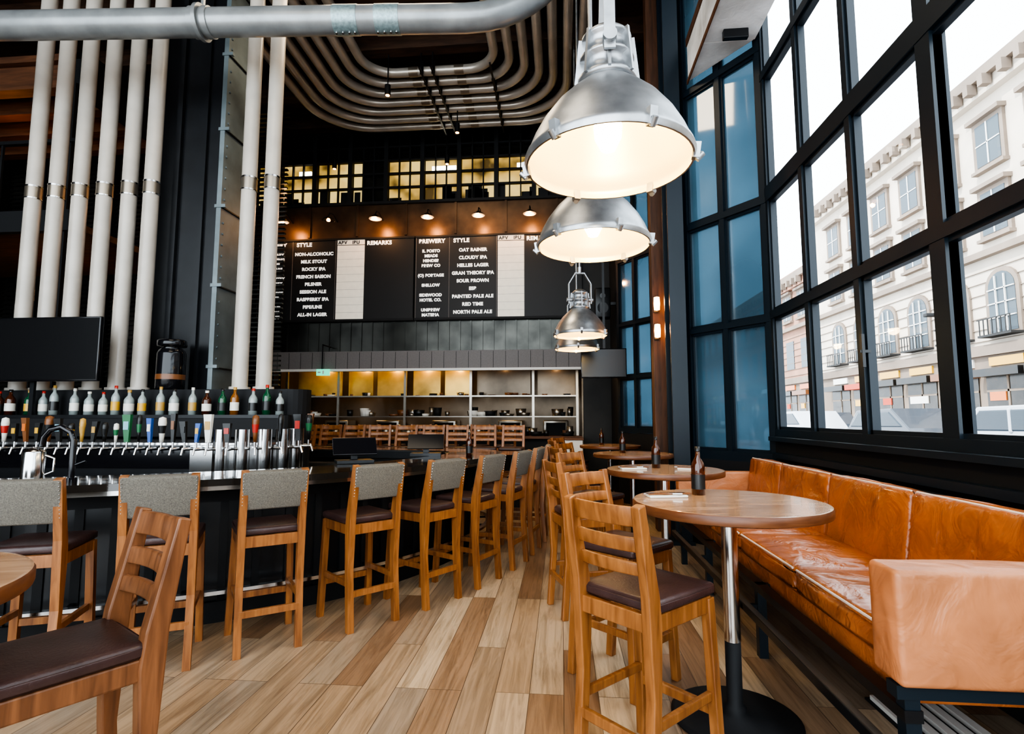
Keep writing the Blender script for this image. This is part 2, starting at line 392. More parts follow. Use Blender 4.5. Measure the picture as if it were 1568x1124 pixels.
# ---- menu boards
def text(body, x, z, size, parent, y=YB-.085, align='LEFT', mat='text'):
    c = bpy.data.curves.new('menu_text', 'FONT'); c.body = body; c.size = size; c.extrude = .002; c.offset = .0035 if mat != 'text' else .005
    c.space_character = 1.08
    c.align_x = align; c.materials.append(M[mat])
    o = bpy.data.objects.new('menu_text', c); S.collection.objects.link(o)
    o.location = (x, y, z); o.rotation_euler = (D(90), 0, 0); o.parent = parent
    return o
def board(x0, x1, px0, px1, ca, cb, A, Bt):
    b = MB()
    b.box(x0, x1, YB-.08, YB+.0, 3.46, 5.22, 'board')
    b.box(x0-.02, x1+.02, YB-.1, YB-.06, 5.2, 5.24, 'blackm'); b.box(x0-.02, x1+.02, YB-.1, YB-.06, 3.43, 3.48, 'blackm')
    b.box(px0, px1, YB-.087, YB-.08, 3.47, 5.08, 'boardwhite')
    b.box(px0, px1, YB-.087, YB-.08, 5.095, 5.2, 'boardwhite')
    for i in range(9): b.box(px0, px1, YB-.089, YB-.087, 3.62+i*.165, 3.623+i*.165, 'hoodgrey')
    for q in (ca[0]-.06, cb[0]-.09, cb[1]+.08): b.box(q, q+.01, YB-.086, YB-.08, 3.48, 5.2, 'hoodgrey')
    o = b.build('menu_board')
    text('BREWERY', ca[0], 5.08, .12, o); text('STYLE', cb[0], 5.08, .12, o)
    text('ABV', px0+.02, 5.11, .10, o, y=YB-.09, mat='c_blk'); text('IBU', px0+.33, 5.11, .10, o, y=YB-.09, mat='c_blk'); text('REMARKS', px1+.05, 5.08, .12, o)
    for i, t in enumerate(A): text(t, (ca[0]+ca[1])/2, 4.88-i*.105, .084, o, align='CENTER')
    for i, t in enumerate(Bt): text(t, (cb[0]+cb[1])/2, 4.88-i*.165, .096, o, align='CENTER')
    return o
board(-6.6, -3.08, -4.75, -4.15, (-6.45, -5.80), (-5.66, -4.87),
      ['CANARY', 'BREWING', 'STEEL', 'WHARF', '', 'COUNTRY', 'CHERRY', '', 'COLLECT', 'ARTS', '', 'ISLAND', 'BREW', 'CRAFT'],
      ['NON-ALCOHOLIC', 'MILK STOUT', 'ROCKY IPA', 'FRENCH SAISON', 'PILSNER', 'SESSION ALE', 'RASPBERRY IPA', 'PIPE/LINE', 'ALL-IN LAGER'])
board(-3.02, 0.44, -1.29, -.74, (-2.97, -2.44), (-2.23, -1.4),
      ['IL POSTO', 'MEADS', 'HENDER', 'BREW CO', '', '(O) PORTAGE', '', 'SHILLOW', '', 'SIDEWOOD', 'HOTEL CO.', '', 'UNIBREW', 'MATERIA'],
      ['OAT RAINER', 'CLOUDY IPA', 'HELLES LAGER', 'GRAN THEORY IPA', 'SOUR BROWN', 'ESB', 'PAINTED PALE ALE', 'RED TIME', 'NORTH PALE ALE'])

g = MB()
g.tube([(0, .0, .12), (0, -.25, .2), (0, -.42, .16), (0, -.46, .06)], .012, 'black', 8)
g.lathe([(.02, .08), (.04, .06), (.13, 0), (.135, -.015)], (0, -.46, 0), 'black', 20)
g.lathe([(.001, -.04), (.035, -.03), (.04, -.005), (.02, .03)], (0, -.46, 0), 'warmbulb', 12)
first = None
for x in (-5.78, -4.78, -3.78, -2.69, -1.64, -.6):
    if first is None: o = g.build('gooseneck_lamp', (x, YB-.045, 5.5)); first = o
    else: o = place(first.data, 'gooseneck_lamp', (x, YB-.045, 5.5))
    if x != -4.78:
        light('POINT', 'gooseneck_light', (0, -.40, -.06), 20, (1, .5, .2), .04, parent=o)

# ---- kitchen
b = MB()
b.box(-6.1, .45, 12.6, 12.7, 0, 2.8, 'ksteel'); b.box(-6.15, -6.05, YB+.2, 12.7, 0, 2.8, 'ksteel'); b.box(.42, .5, YB+.2, 12.7, 0, 2.8, 'ksteel')
b.box(-6.1, .45, YB+.2, 12.7, 2.78, 2.85, 'darkwall')
b.build('wall_kitchen')
b = MB()
b.box(-6.1, .42, YB-.35, YB-.3, 2.40, 2.76, 'hoodgrey'); b.box(-6.1, .42, YB-.37, YB-.29, 2.35, 2.40, 'white')
b.box(-6.1, .42, YB-.3, YB-.02, 2.70, 2.76, 'hoodgrey')
for i in range(26): b.box(-6.1+i*.25, -6.093+i*.25, YB-.355, YB-.35, 2.40, 2.74, 'blackm')
b.build('range_hood')
b = MB()
b.box(-6.0, .35, YB+.1, YB+.5, 1.84, 1.87, 'steel')
for x in (-5.9, -4.75, -3.3, -1.9, -.6, .3):
    b.box(x, x+.05, YB+.12, YB+.17, 1.0, 2.7, 'steel')
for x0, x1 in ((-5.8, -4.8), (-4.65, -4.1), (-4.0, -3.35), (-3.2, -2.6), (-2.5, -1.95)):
    b.box(x0, x1, YB+.5, YB+.53, 1.87, 2.6, 'litsteel')
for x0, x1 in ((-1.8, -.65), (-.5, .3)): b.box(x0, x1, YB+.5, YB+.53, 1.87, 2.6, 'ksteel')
b.box(-6.0, .35, YB+.1, YB+.45, 1.42, 1.44, 'steel')
b.box(-6.0, .4, YB-.45, YB+.2, 1.0, 1.05, 'beam'); b.box(-6.0, .4, YB-.3, YB+.15, 0, 1.0, 'blackm')
b.box(-6.0, .35, YB+.9, YB+1.55, 0, .95, 'steel')
for x in (-5.4, -4.2, -2.9, -1.4, -.4): b.rbox(x, x+.55, YB+1.0, YB+1.5, .96, 1.35, 'steel', .02, 2); b.box(x+.06, x+.49, YB+.985, YB+1.0, 1.02, 1.3, 'blackm')
b.build('kitchen_pass_counter')
b = MB()
for i in range(110):
    x = random.uniform(-5.8, .2); y, z = random.choice([(YB+.25, 1.441), (YB+.28, 1.871), (YB-.1, 1.051), (YB-.25, 1.051), (YB+.3, 1.441)])
    r = random.uniform(.05, .13); h = random.uniform(.04, .2)
    if z > 1.8: h *= .4; r *= .7
    k = random.choice(['steel', 'white', 'blackm', 'steel', 'black', 'c_brn', 'blackm', 'beam'])
    b.lathe([(.001, 0), (r*.8, 0), (r, h), (r*.93, h), (r*.75, .01), (.001, .01)], (x, y, z), k, 14)
b.build('kitchen_pots_and_plates')
o = MB(); o.box(-4.95, -4.68, YB-.46, YB-.42, 2.26, 2.39, 'green'); o.box(-4.85, -4.83, YB-.45, YB-.43, 2.39, 2.9, 'blackm'); o.box(-4.85, -4.83, YB-.45, YB-.04, 2.88, 2.9, 'blackm')
o.box(-4.82, -4.79, YB-.465, YB-.46, 2.29, 2.36, 'white'); o.box(-4.92, -4.86, YB-.465, YB-.46, 2.31, 2.34, 'white'); o.build('exit_sign')
for x in (-5.2, -4.3, -3.6, -2.9, -2.2):
    light('POINT', 'kitchen_pass_light', (x, YB+.3, 2.5), 11, (1, .62, .18), .05)
for x in (-1.2, -.1): light('POINT', 'kitchen_pass_light', (x, YB+.3, 2.5), 5, (1, .62, .3), .05)
for x in (-4.9, -3.2, -1.3):
    light('AREA', 'kitchen_worklight', (x, YB+1.0, 2.7), 14, (1, .64, .26), .5, (0, 0, 0))

b = MB(); b.box(.0, .38, 9.95, 10.25, .04, 1.0, 'white'); b.box(-.02, .4, 9.93, 10.27, 1.0, 1.04, 'beam'); b.box(.02, .36, 9.97, 10.23, 0, .04, 'black'); b.build('host_stand', bevel=.005)

# left background: louvred wall, mezzanine timber
b = MB()
b.box(-11, -6.2, 9.6, 9.7, 0, 7.6, 'darkwall')
for i in range(60): b.box(-11, -5.2, 9.54, 9.6, 2.0+i*.09, 2.03+i*.09, 'ribbed')
for x in (-10.2, -8.9, -7.6, -6.4): b.box(x, x+.2, 9.3, 9.54, 0, 7.6, 'blackm')
b.build('wall_louvred')
b = MB()
for i in range(4):
    y = 6.9+i*.6; b.box(-10.98, -6.9, y, y+.2, 6.25, 6.6, 'beam')
b.box(-10.98, -6.9, 6.8, 9.28, 6.6, 6.7, 'beam'); b.box(-7.0, -6.8, 6.8, 9.28, 6.1, 6.7, 'blackm'); b.box(-10.98, -6.9, 6.8, 9.28, 4.1, 4.2, 'beam')
b.box(-10.98, -6.8, 6.7, 6.8, 4.0, 4.3, 'blackm')
for i in range(9): b.box(-10.98+i*.5, -10.95+i*.5, 6.74, 6.77, 4.3, 5.3, 'blackm')
b.box(-10.98, -6.8, 6.72, 6.79, 5.3, 5.35, 'blackm'); b.box(-7.1, -6.9, 6.75, 6.95, 0, 6.2, 'blackm')
b.build('mezzanine')
light('POINT', 'mezzanine_light', (-8.8, 7.5, 5.6), 14, (1, .4, .12), .1)
light('POINT', 'mezzanine_light', (-8.4, 8.2, 3.4), 5, (1, .5, .2), .1)

# ------------------------------------------------------------ steel column left
b = MB()
b.box(-4.85, -4.78, 6.15, 6.7, 0, 7.6, 'black'); b.box(-4.78, -4.24, 6.2, 6.24, 0, 7.6, 'black'); b.box(-5.25, -4.85, 6.3, 6.5, 0, 7.6, 'black')
b.box(-4.24, -4.18, 6.13, 6.85, 0, 7.6, 'steelblue'); b.box(-4.78, -4.24, 6.6, 6.7, 0, 7.6, 'steelblue')
b.box(-4.5, -4.44, 6.16, 6.2, 0, 7.6, 'black')
for i in range(6):
    z = 2.0+i*1.0
    b.box(-4.26, -4.12, 6.12, 6.16, z, z+.04, 'steelblue'); b.box(-4.20, -4.16, 6.13, 6.85, z, z+.015, 'black')
    for k in range(6): b.cyl((-4.18, 6.19, z+.12+k*.14), (-4.165, 6.19, z+.12+k*.14), .014, 'steelblue', 8)
b.build('steel_column')

# ------------------------------------------------------------ pipes
for x in (-6.57, -6.26, -5.94, -5.61, -5.28, -4.99, -3.73, -3.44):
    b = MB()
    b.cyl((x, 5.98, 1.72), (x, 5.98, 7.58), .086, 'pipe', 28)
    b.cyl((x, 5.98, 4.13), (x, 5.98, 4.27), .091, 'band', 24)
    b.cyl((x, 5.98, 4.27), (x, 5.98, 4.29), .095, 'chrome', 24); b.cyl((x, 5.98, 4.12), (x, 5.98, 4.135), .095, 'chrome', 24)
    b.cyl((x, 5.98, 1.72), (x, 5.98, 1.76), .115, 'pipe', 24)
    b.build('vertical_beer_pipe')

b = MB()
pt = [(-8.5, 4.80, 5.64), (-1.0, 5.46, 5.75)]
for a in range(10, 91, 8):
    t = D(a); pt.append((-1.0+1.2*math.sin(t), 5.46+.1*math.sin(t), 5.75+1.2*(1-math.cos(t))))
pt.append((.2, 5.57, 7.58)); b.tube(pt, .146, 'duct', 36)
def dpos(x): f = (x+8.5)/7.5; return Vector((x, 4.80+.66*f, 5.64+.11*f))
for x, w in ((-3.92, .05), (-3.80, .03)):
    b.cyl(dpos(x-w), dpos(x+w), .160, 'duct', 36)
b.cyl(dpos(-3.90), dpos(-3.86), .188, 'duct', 36)
b.bar(dpos(-3.88), dpos(-3.88)+Vector((0, 0, 1.9)), .03, .03, 'duct')
for x in (-2.3, -1.85):
    b.cyl(dpos(x-.13), dpos(x+.13), .152, 'galv', 36)
    for s_ in (-.1, -.03, .04, .1): b.cyl(dpos(x+s_)+Vector((0, -.02, -.14)), dpos(x+s_)+Vector((0, -.02, -.168)), .013, 'chrome', 8)
b.build('main_duct_pipe')

b = MB()
for i in range(7):
    Yf = 8.67+.288*i; xr = -1.05+.24*i; xl = -3.3-.25*i; r = .5+.10*i; z = 7.38
    p = [(xl, 6.25, z)]
    for a in range(0, 91, 9):
        t = D(a); p.append((xl+r*(1-math.cos(t)), Yf-r+r*math.sin(t), z))
    for a in range(0, 91, 9):
        t = D(a); p.append((xr-r+r*math.sin(t), Yf-r+r*math.cos(t), z))
    p.append((xr, 5.9, z)); b.tube(p, .076, 'cpipe', 18)
    for xx in (-2.5, -1.7):
        if xl+r < xx < xr-r+.3: b.cyl((xx-.08, Yf, z), (xx+.08, Yf, z), .083, 'band', 18)
for x in (-2.35, -2.15, -1.15):
    b.box(x, x+.03, 8.4, 10.6, 7.27, 7.29, 'black')
    for i in range(7): b.box(x-.015, x+.045, 8.67+.288*i-.1, 8.67+.288*i-.085, 7.27, 7.5, 'black')
    for y in (8.5, 10.55): b.cyl((x+.02, y, 7.27), (x+.02, y, 7.6), .012, 'black', 8)
b.build('ceiling_conduit_pipes')
g = MB(); g.cyl((0, 0, 0), (0, 0, .55), .012, 'black', 8); g.cyl((0, 0, -.18), (0, 0, 0), .05, 'black', 16); g.cyl((0, 0, -.185), (0, 0, -.18), .035, 'warmbulb', 12)
first = None
for p in ((-2.9, 8.5, 7.05), (-2.35, 10.75, 6.9), (-1.95, 9.8, 7.05), (-4.8, 10.75, 6.9)):
    if first is None: o = g.build('ceiling_spotlight', p); first = o
    else: place(first.data, 'ceiling_spotlight', p)

# ------------------------------------------------------------ bar
raw = [(-7.5, 2.55), (-5, 2.55), (-4, 2.62), (-3.4, 2.80), (-2.94, 3.01), (-2.49, 3.27), (-2.02, 3.59), (-1.59, 3.98), (-1.26, 4.41),
       (-1.01, 4.88), (-.81, 5.42), (-.69, 5.94), (-.70, 6.4), (-.86, 6.85), (-1.25, 7.2), (-1.9, 7.35), (-3, 7.4), (-6.7, 7.4)]
def catmull(P, n=5):
    out = []
    for i in range(len(P)-1):
        p0, p1, p2, p3 = [Vector(P[max(0, min(len(P)-1, j))]) for j in (i-1, i, i+1, i+2)]
        for k in range(n):
            t = k/n
            out.append(.5*((2*p1)+(p2-p0)*t+(2*p0-5*p1+4*p2-p3)*t*t+(3*p1-p0-3*p2+p3)*t**3))
    out.append(Vector(P[-1])); return out
path = catmull(raw)
def off(d):
    o = []
    for i, p in enumerate(path):
        t = (path[min(i+1, len(path)-1)]-path[max(i-1, 0)]).normalized(); o.append(p+Vector((-t.y, t.x))*d)
    return o
def strip(b, d0, d1, z0, z1, k):
    a, c = off(d0), off(d1); n = len(a); vs = []
    for i in range(n): vs += [(a[i].x, a[i].y, z0), (a[i].x, a[i].y, z1), (c[i].x, c[i].y, z1), (c[i].x, c[i].y, z0)]
    fs = []
    for i in range(n-1):
        q = i*4
        for j in range(4): fs.append((q+j, q+(j+1) % 4, q+4+(j+1) % 4, q+4+j))
    fs += [(0, 1, 2, 3), (4*n-1, 4*n-2, 4*n-3, 4*n-4)]
    b.add(vs, fs, k)
b = MB()
strip(b, 0, .62, .955, 1.0, 'bartop'); strip(b, .02, .06, .925, .955, 'chrome'); strip(b, .62, .66, .9, .99, 'black')
strip(b, .3, .55, 0, .955, 'black'); strip(b, .27, .30, .0, .14, 'blackm'); strip(b, .27, .3, .82, .92, 'blackm')
strip(b, .14, .19, .22, .245, 'chrome')
strip(b, .55, .9, .6, .85, 'steel')
o3, o0 = off(.30), off(.165)
for i in range(2, len(path)-3, 2):
    a = o3[i]; t = (path[i+1]-path[i]).normalized()
    b.bar((a.x, a.y, .14), (a.x, a.y, .82), .03, .05, 'blackm', up=(t.x, t.y, 0))
    if i % 6 == 2: c = o0[i]; b.bar((a.x, a.y, .23), (c.x, c.y, .23), .03, .02, 'black')
b.build('bar_counter')

def stadium(x0, x1, yc, r, n=12):
    pts = [(x0, yc-r), (x1, yc-r)]
    for i in range(1, n): t = -math.pi/2+math.pi*i/n; pts.append((x1+r*math.cos(t), yc+r*math.sin(t)))
    pts += [(x1, yc+r), (x0, yc+r)]; return pts
b = MB()
b.prism(stadium(-6.6, -3.0, 5.0, .38, 16), 'z', 0, .95, 'black')
b.prism(stadium(-6.6, -3.0, 5.0, .40, 16), 'z', .95, 1.16, 'gloss')
b.prism(stadium(-6.6, -3.0, 5.0, .43, 16), 'z', 1.16, 1.18, 'chrome')
b.prism(stadium(-3.3, -3.0, 5.0, .41, 20), 'z', .9, 1.155, 'chrome')
for i in range(6):
    t = -math.pi/2+math.pi*i/6*.8; b.cyl((-3.0+.43*math.cos(t), 5.0+.43*math.sin(t), .92), (-3.0+.43*math.cos(t), 5.0+.43*math.sin(t), 1.3), .065, 'chrome', 16)
pos = [(-6.4+i*.108, 4.50, 0, -1) for i in range(32)]
for i in range(7):
    t = -math.pi/2+math.pi*(i+.6)/8; pos.append((-3.0+.52*math.cos(t), 5.0+.52*math.sin(t), math.cos(t), math.sin(t)))
ck = list(cols.keys())
for (x, y, nx, ny) in pos:
    b.cyl((x-nx*.1, y-ny*.1, 1.13), (x+nx*.05, y+ny*.05, 1.13), .014, 'chrome', 8)
    b.cyl((x+nx*.05, y+ny*.05, 1.14), (x+nx*.07, y+ny*.07, 1.08), .009, 'chrome', 8)
    b.cyl((x+nx*.03, y+ny*.03, 1.13), (x+nx*.03, y+ny*.03, 1.19), .010, 'chrome', 8)
    h = random.uniform(.16, .27); w = random.uniform(.022, .040); k = random.choice(ck + ['c_wht']*3 + ['c_blk']*10 + ['c_brn']*3)
    px, py = x+nx*.03, y+ny*.03; ln = random.uniform(-.025, .025)
    if random.random() < .55:
        b.add([(px-w*.5, py-.012, 1.19), (px+w*.5, py-.012, 1.19), (px+w*.5, py+.012, 1.19), (px-w*.5, py+.012, 1.19),
               (px-w+ln, py-.016, 1.19+h), (px+w+ln, py-.016, 1.19+h), (px+w+ln, py+.016, 1.19+h), (px-w+ln, py+.016, 1.19+h)],
              [(0,3,2,1),(4,5,6,7),(0,1,5,4),(1,2,6,5),(2,3,7,6),(3,0,4,7)], k)
        b.box(px-w*.6+ln*.6, px+w*.6+ln*.6, py-.02, py-.015, 1.19+h*.45, 1.19+h*.75, random.choice(ck))
    else:
        b.lathe([(.001, 0), (w*.45, 0), (w*.6, h*.3), (w*.95, h*.75), (w*.8, h*.95), (.001, h)], (px, py, 1.19), k, 12)
        b.lathe([(w*.66, h*.35), (w*.92, h*.65)], (px, py-.002, 1.19), random.choice(ck+['c_blk']*4), 12)
b.build('beer_tap_tower')

b = MB()
b.prism(stadium(-7.2, -3.05, 5.905, .205, 12), 'z', 0, 1.72, 'blackm')
b.prism(stadium(-7.2, -3.0, 5.60, .10, 8), 'z', 1.2, 1.43, 'blackm'); b.box(-7.2, -2.95, 5.49, 5.7, 1.40, 1.435, 'black')
b.build('back_bar_cabinet')
def bottle(b, x, y, z, h, r, k, lab, cap, lz=(.15, .45)):
    b.lathe([(.001, 0), (r, .0), (r, h*.58), (r*.85, h*.66), (r*.36, h*.78), (r*.32, h*.96), (.001, h*.96)], (x, y, z), k, 16)
    b.lathe([(r*1.02, h*lz[0]), (r*1.02, h*lz[1])], (x, y, z), lab, 16)
    b.lathe([(r*.40, h*.90), (r*.40, h), (.001, h)], (x, y, z), cap, 10)
b = MB()
for i in range(21):
    x = -6.55+i*.178+random.uniform(-.05, .05)
    bottle(b, x, 5.60, 1.436, random.uniform(.25, .34), random.uniform(.040, .054), random.choice(['b_clear', 'b_clear', 'b_green', 'b_amb', 'amber', 'amber', 'b_clear']),
           random.choice(['c_wht', 'c_wht', 'c_yel', 'c_blk', 'c_red', 'c_wht', 'c_gld']), random.choice(['c_blk', 'c_red', 'c_gld', 'c_wht']))
b.build('liquor_bottles')
b = MB()
b.lathe([(.001, 0), (.14, 0), (.15, .02), (.15, .42), (.135, .46), (.09, .50), (.15, .505), (.155, .53), (.155, .57), (.14, .585), (.001, .585)], (0, 0, 0), 'gloss', 28)
b.lathe([(.152, .12), (.152, .18)], (0, 0, 0), 'c_brn', 28)
b.build('beer_keg_canister', (-4.52, 5.88, 1.722))

def tv(x0, x1, y, z0, z1):
    b = MB(); b.rbox(x0, x1, y, y+.05, z0, z1, 'gloss', .008, 2); b.box(x0+.015, x1-.015, y-.002, y, z0+.02, z1-.015, 'screen')
    b.box((x0+x1)/2-.12, (x0+x1)/2+.12, y+.05, y+.1, z0+.1, z1-.1, 'black'); return b
b = tv(-6.70, -5.00, 5.4, 1.80, 2.51); b.box(-5.88, -5.83, 5.49, 5.52, 1.436, 2.3, 'black'); b.build('wall_tv')
b = tv(.33, 1.08, 9.0, 2.06, 2.55); b.box(.70, .74, 9.06, 9.1, 2.3, 7.6, 'black'); b.build('hanging_tv')
b = MB(); b.rbox(.62, .9, 9.7, 9.95, 3.2, 3.75, 'black', .02, 2); b.cyl((.76, 9.695, 3.38), (.76, 9.70, 3.38), .1, 'gloss', 20); b.cyl((.76, 9.695, 3.6), (.76, 9.70, 3.6), .05, 'gloss', 20)
b.box(.9, .999, 9.8, 9.86, 3.45, 3.5, 'black'); b.build('loudspeaker')

b = MB()
b.tube([(0, 0, 0), (0, 0, .26), (.02, 0, .31), (.08, 0, .345), (.15, 0, .33), (.19, 0, .28), (.2, 0, .22)], .018, 'gloss', 14); b.cyl((0, 0, 0), (0, 0, .03), .035, 'gloss', 16); b.cyl((0, 0, .1), (-.06, -.03, .13), .009, 'gloss', 8)
b.build('sink_faucet', (-3.06, 3.17, 1.0), 185)
b = MB(); b.lathe([(.001, 0), (.055, 0), (.06, .02), (.056, .19), (.05, .2), (.03, .215), (.001, .22)], (0, 0, 0), 'chrome', 24); b.tube([(.055, 0, .05), (.1, 0, .07), (.1, 0, .15), (.055, 0, .17)], .007, 'chrome', 8)
b.build('steel_pitcher', (-3.24, 3.09, 1.0), 30)
b = MB()
b.box(-.16, .16, -.1, .1, 0, .03, 'black'); b.box(-.03, .03, .0, .04, .03, .13, 'black')
b.prism([(-.07, .08), (-.05, .07), (.05, .21), (.03, .225)], 'x', -.19, .19, 'gloss')
pos_ = b.build('point_of_sale_terminal', (-1.85, 4.75, 1.0), 30, bevel=.004)
place(pos_.data, 'point_of_sale_terminal', (-1.45, 5.75, 1.0), 10)
g = MB(); bottle(g, 0, 0, 0, .25, .035, 'amber', 'c_blk', 'c_blk', (.12, .42))
bt = g.build('beer_bottle', (-.98, 5.75, 1.0))

# ------------------------------------------------------------ seats
def chair_frame(b, wd, W=.170, th=.021):
    for sx in (-1, 1):
        x = sx*W
        prof = [(-.235, 0), (-.19, 0), (-.160, .40), (-.148, .66), (-.160, .76), (-.235, 1.09), (-.272, 1.08), (-.225, .76), (-.218, .62), (-.205, .40)]
        b.prism(prof, 'x', x-th, x+th, wd)
        b.bar((sx*(W+.015), .215, 0), (sx*W, .185, .68), .042, .042, wd, up=(0, 1, 0))
        b.bar((x, -.19, .655), (x, .19, .655), .03, .065, wd)
        b.bar((x, -.20, .30), (x, .20, .30), .024, .036, wd)
    b.bar((-W, .19, .655), (W, .19, .655), .03, .065, wd); b.bar((-W, -.19, .655), (W, -.19, .655), .03, .065, wd)
    b.bar((-W, .205, .24), (W, .205, .24), .03, .04, wd); b.bar((-W, -.205, .24), (W, -.205, .24), .024, .04, wd)
    b.rbox(-W-.02, W+.02, -.180, .225, .685, .735, 'seat', .02, 3, puff=.008)
b = MB(); chair_frame(b, 'wood')
T = Matrix.Translation((0, -.226, .965)) @ Matrix.Rotation(D(12), 4, 'X')
b.rbox(-.188, .188, -.03, .03, -.115, .12, 'fabric', .014, 3, T=T)
for sx in (-1, 1):
    for i in range(11):
        p = T @ Vector((sx*.178, -.031, -.10+i*.021)); b.lathe([(.0045, 0), (.003, .003), (.001, .004)], (0, 0, 0), 'chrome', 6, T=Matrix.Translation(p) @ Matrix.Rotation(D(90), 4, 'X'))
stool = None
for (x, y, ph) in [(-3.42, 2.38, 12), (-2.79, 2.62, 22), (-2.25, 2.91, 29), (-1.77, 3.25, 37), (-1.28, 3.70, 48), (-.91, 4.18, 57), (-.63, 4.71, 66), (-.41, 5.29, 72), (-.28, 5.87, 80), (-.2, 6.48, 89)]:
    n = Vector((-math.sin(D(ph)), math.cos(D(ph)))); c = Vector((x, y))+n*.21
    if stool is None: stool = b.build('bar_stool', (c.x, c.y, 0), ph, .005)
    else: place(stool.data, 'bar_stool', (c.x, c.y, 0), ph, .005)

def slat_chair(wd, W=.17, th=.021):
    b = MB(); chair_frame(b, wd, W, th)
    def slat(z, h, y):
        n = 8; vs = []; fs = []
        for i in range(n+1):
            u = -1+2*i/n; yy = y-.022*(1-u*u)
            for (a, c) in ((-.010, -h/2), (.010, -h/2), (.010, h/2), (-.010, h/2)): vs.append((u*(W-.015), yy+a-(c)*.2, z+c))
        for i in range(n):
            q = i*4
            for j in range(4): fs.append((q+j, q+(j+1) % 4, q+4+(j+1) % 4, q+4+j))
        fs += [(0, 1, 2, 3), (4*n+3, 4*n+2, 4*n+1, 4*n)]
        b.add(vs, fs, wd, True)
    slat(1.04, .075, -.236); slat(.935, .055, -.214); slat(.845, .05, -.196)
    return b
first = None
for (x, y, ph) in [(.33, 2.32, -45), (.32, 3.13, -133), (.16, 4.15, -72), (.27, 4.98, -128), (.16, 6.0, -70), (.25, 6.85, -120), (.10, 7.9, -75), (.15, 8.75, -120)]:
    if first is None: first = slat_chair('wood').build('bar_chair', (x, y, 0), ph, .005)
    else: place(first.data, 'bar_chair', (x, y, 0), ph, .005)
slat_chair('wood_d', .158, .027).build('bar_chair', (-1.475, 1.53, 0), 148, .006)
b = MB(); b.box(-5.8, -.45, 8.45, 10.5, 0, .2, 'floor'); b.box(-5.8, -.45, 8.42, 8.45, 0, .2, 'black'); b.build('dining_platform')
for i in range(11):
    place(first.data, 'bar_chair', (-5.3+i*.45, 8.75+(i % 2)*.08, .2), 180+random.uniform(-12, 12), .005)
for i in range(9):
    place(first.data, 'bar_chair', (-5.0+i*.5, 9.45+(i % 3)*.05, .2), random.uniform(-15, 15)+180*(i % 2), .005)

# ------------------------------------------------------------ tables
def table():
    b = MB()
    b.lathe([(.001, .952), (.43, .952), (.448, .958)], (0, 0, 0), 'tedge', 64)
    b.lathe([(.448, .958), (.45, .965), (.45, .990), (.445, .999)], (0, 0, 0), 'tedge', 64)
    b.lathe([(.445, .999), (.438, 1.0), (.001, 1.0)], (0, 0, 0), 'table', 64, smooth=False)
    b.lathe([(.001, 0), (.29, 0), (.29, .012), (.27, .02), (.05, .03), (.05, .06), (.036, .07), (.036, .93), (.001, .93)], (0, 0, 0), 'blackm', 40)
    b.lathe([(.037, .35), (.037, .93)], (0, 0, 0), 'chrome', 32)
    b.box(-.2, .2, -.03, .03, .93, .952, 'black'); b.box(-.03, .03, -.2, .2, .93, .952, 'black')
    return b
tb = table().build('round_bar_table', (.80, 2.76, 0), 15)
for p in ((.81, 4.43), (.81, 6.35), (.72, 8.25), (-1.76, 1.09)): place(tb.data, 'round_bar_table', (*p, 0), random.uniform(-20, 20))
for p in ((.715, 2.97), (.76, 4.52), (.70, 6.4), (.60, 8.3)): place(bt.data, 'beer_bottle', (*p, 1.0))
b = MB()
b.rbox(-.1, .1, -.035, .035, 0, .012, 'c_wht', .004, 2)
b.bar((-.12, .01, .018), (.1, .015, .018), .012, .005, 'chrome'); b.bar((-.1, -.015, .018), (.12, -.01, .018), .014, .006, 'c_brn'); b.bar((-.09, .03, .016), (.07, -.03, .020), .012, .006, 'chrome')
cu = b.build('napkin_with_cutlery', (.53, 2.86, 1.0), 12)
place(cu.data, 'napkin_with_cutlery', (.56, 4.38, 1.0), 10); place(cu.data, 'napkin_with_cutlery', (1.0, 4.38, 1.0), -10)

# ------------------------------------------------------------ banquette
b = MB()
segs = [2.18, 3.03, 3.90, 4.72, 5.44]
for i in range(4):
    y0, y1 = segs[i]+.003, segs[i+1]-.003
    b.rbox(1.20, 1.78, y0, y1, .49, .625, 'tan', .03, 4, puff=.02, wr=.007)
    T = Matrix.Translation((1.74, 0, .60)) @ Matrix.Rotation(D(8), 4, 'Y')
    b.rbox(0, .14, y0, y1, 0, .43, 'tan', .03, 4, T=T, puff=.012, wr=.003)
    b.tube([T @ Vector((.02, y0+.02, .428)), T @ Vector((.02, y1-.02, .428))], .006, 'piping', 6)
    b.tube([(1.205, y0+.02, .615), (1.205, y1-.02, .615)], .006, 'piping', 6)
b.rbox(1.22, 1.98, 2.12, 5.46, .40, .49, 'tan', .01, 2)
b.rbox(1.12, 2.0, 2.00, 2.175, .50, .885, 'tan2', .022, 4, puff=.008, wr=.003)
b.rbox(1.12, 2.0, 5.45, 5.58, .50, .885, 'tan2', .022, 4)
b.box(1.93, 2.0, 2.1, 5.55, .40, 1.0, 'blackm')
for y in (2.06, 3.45, 4.6, 5.5):
    for x in (1.17, 1.93): b.box(x-.025, x+.025, y-.025, y+.025, 0, .46 if y < 3 else .42, 'frame')
    if y > 3: b.box(1.15, 1.95, y-.02, y+.02, .36, .42, 'frame')
    b.box(1.06, 1.17, y-.015, y+.015, .27, .30, 'frame')
b.box(1.14, 1.2, 2.03, 5.52, .38, .42, 'black'); b.box(1.12, 2.0, 2.03, 2.09, .455, .5, 'frame')
b.box(1.06, 1.10, 1.95, 5.52, .27, .31, 'black'); b.box(1.065, 1.095, 1.95, 5.52, .31, .316, 'steel')
b.build('leather_banquette')
b = MB()
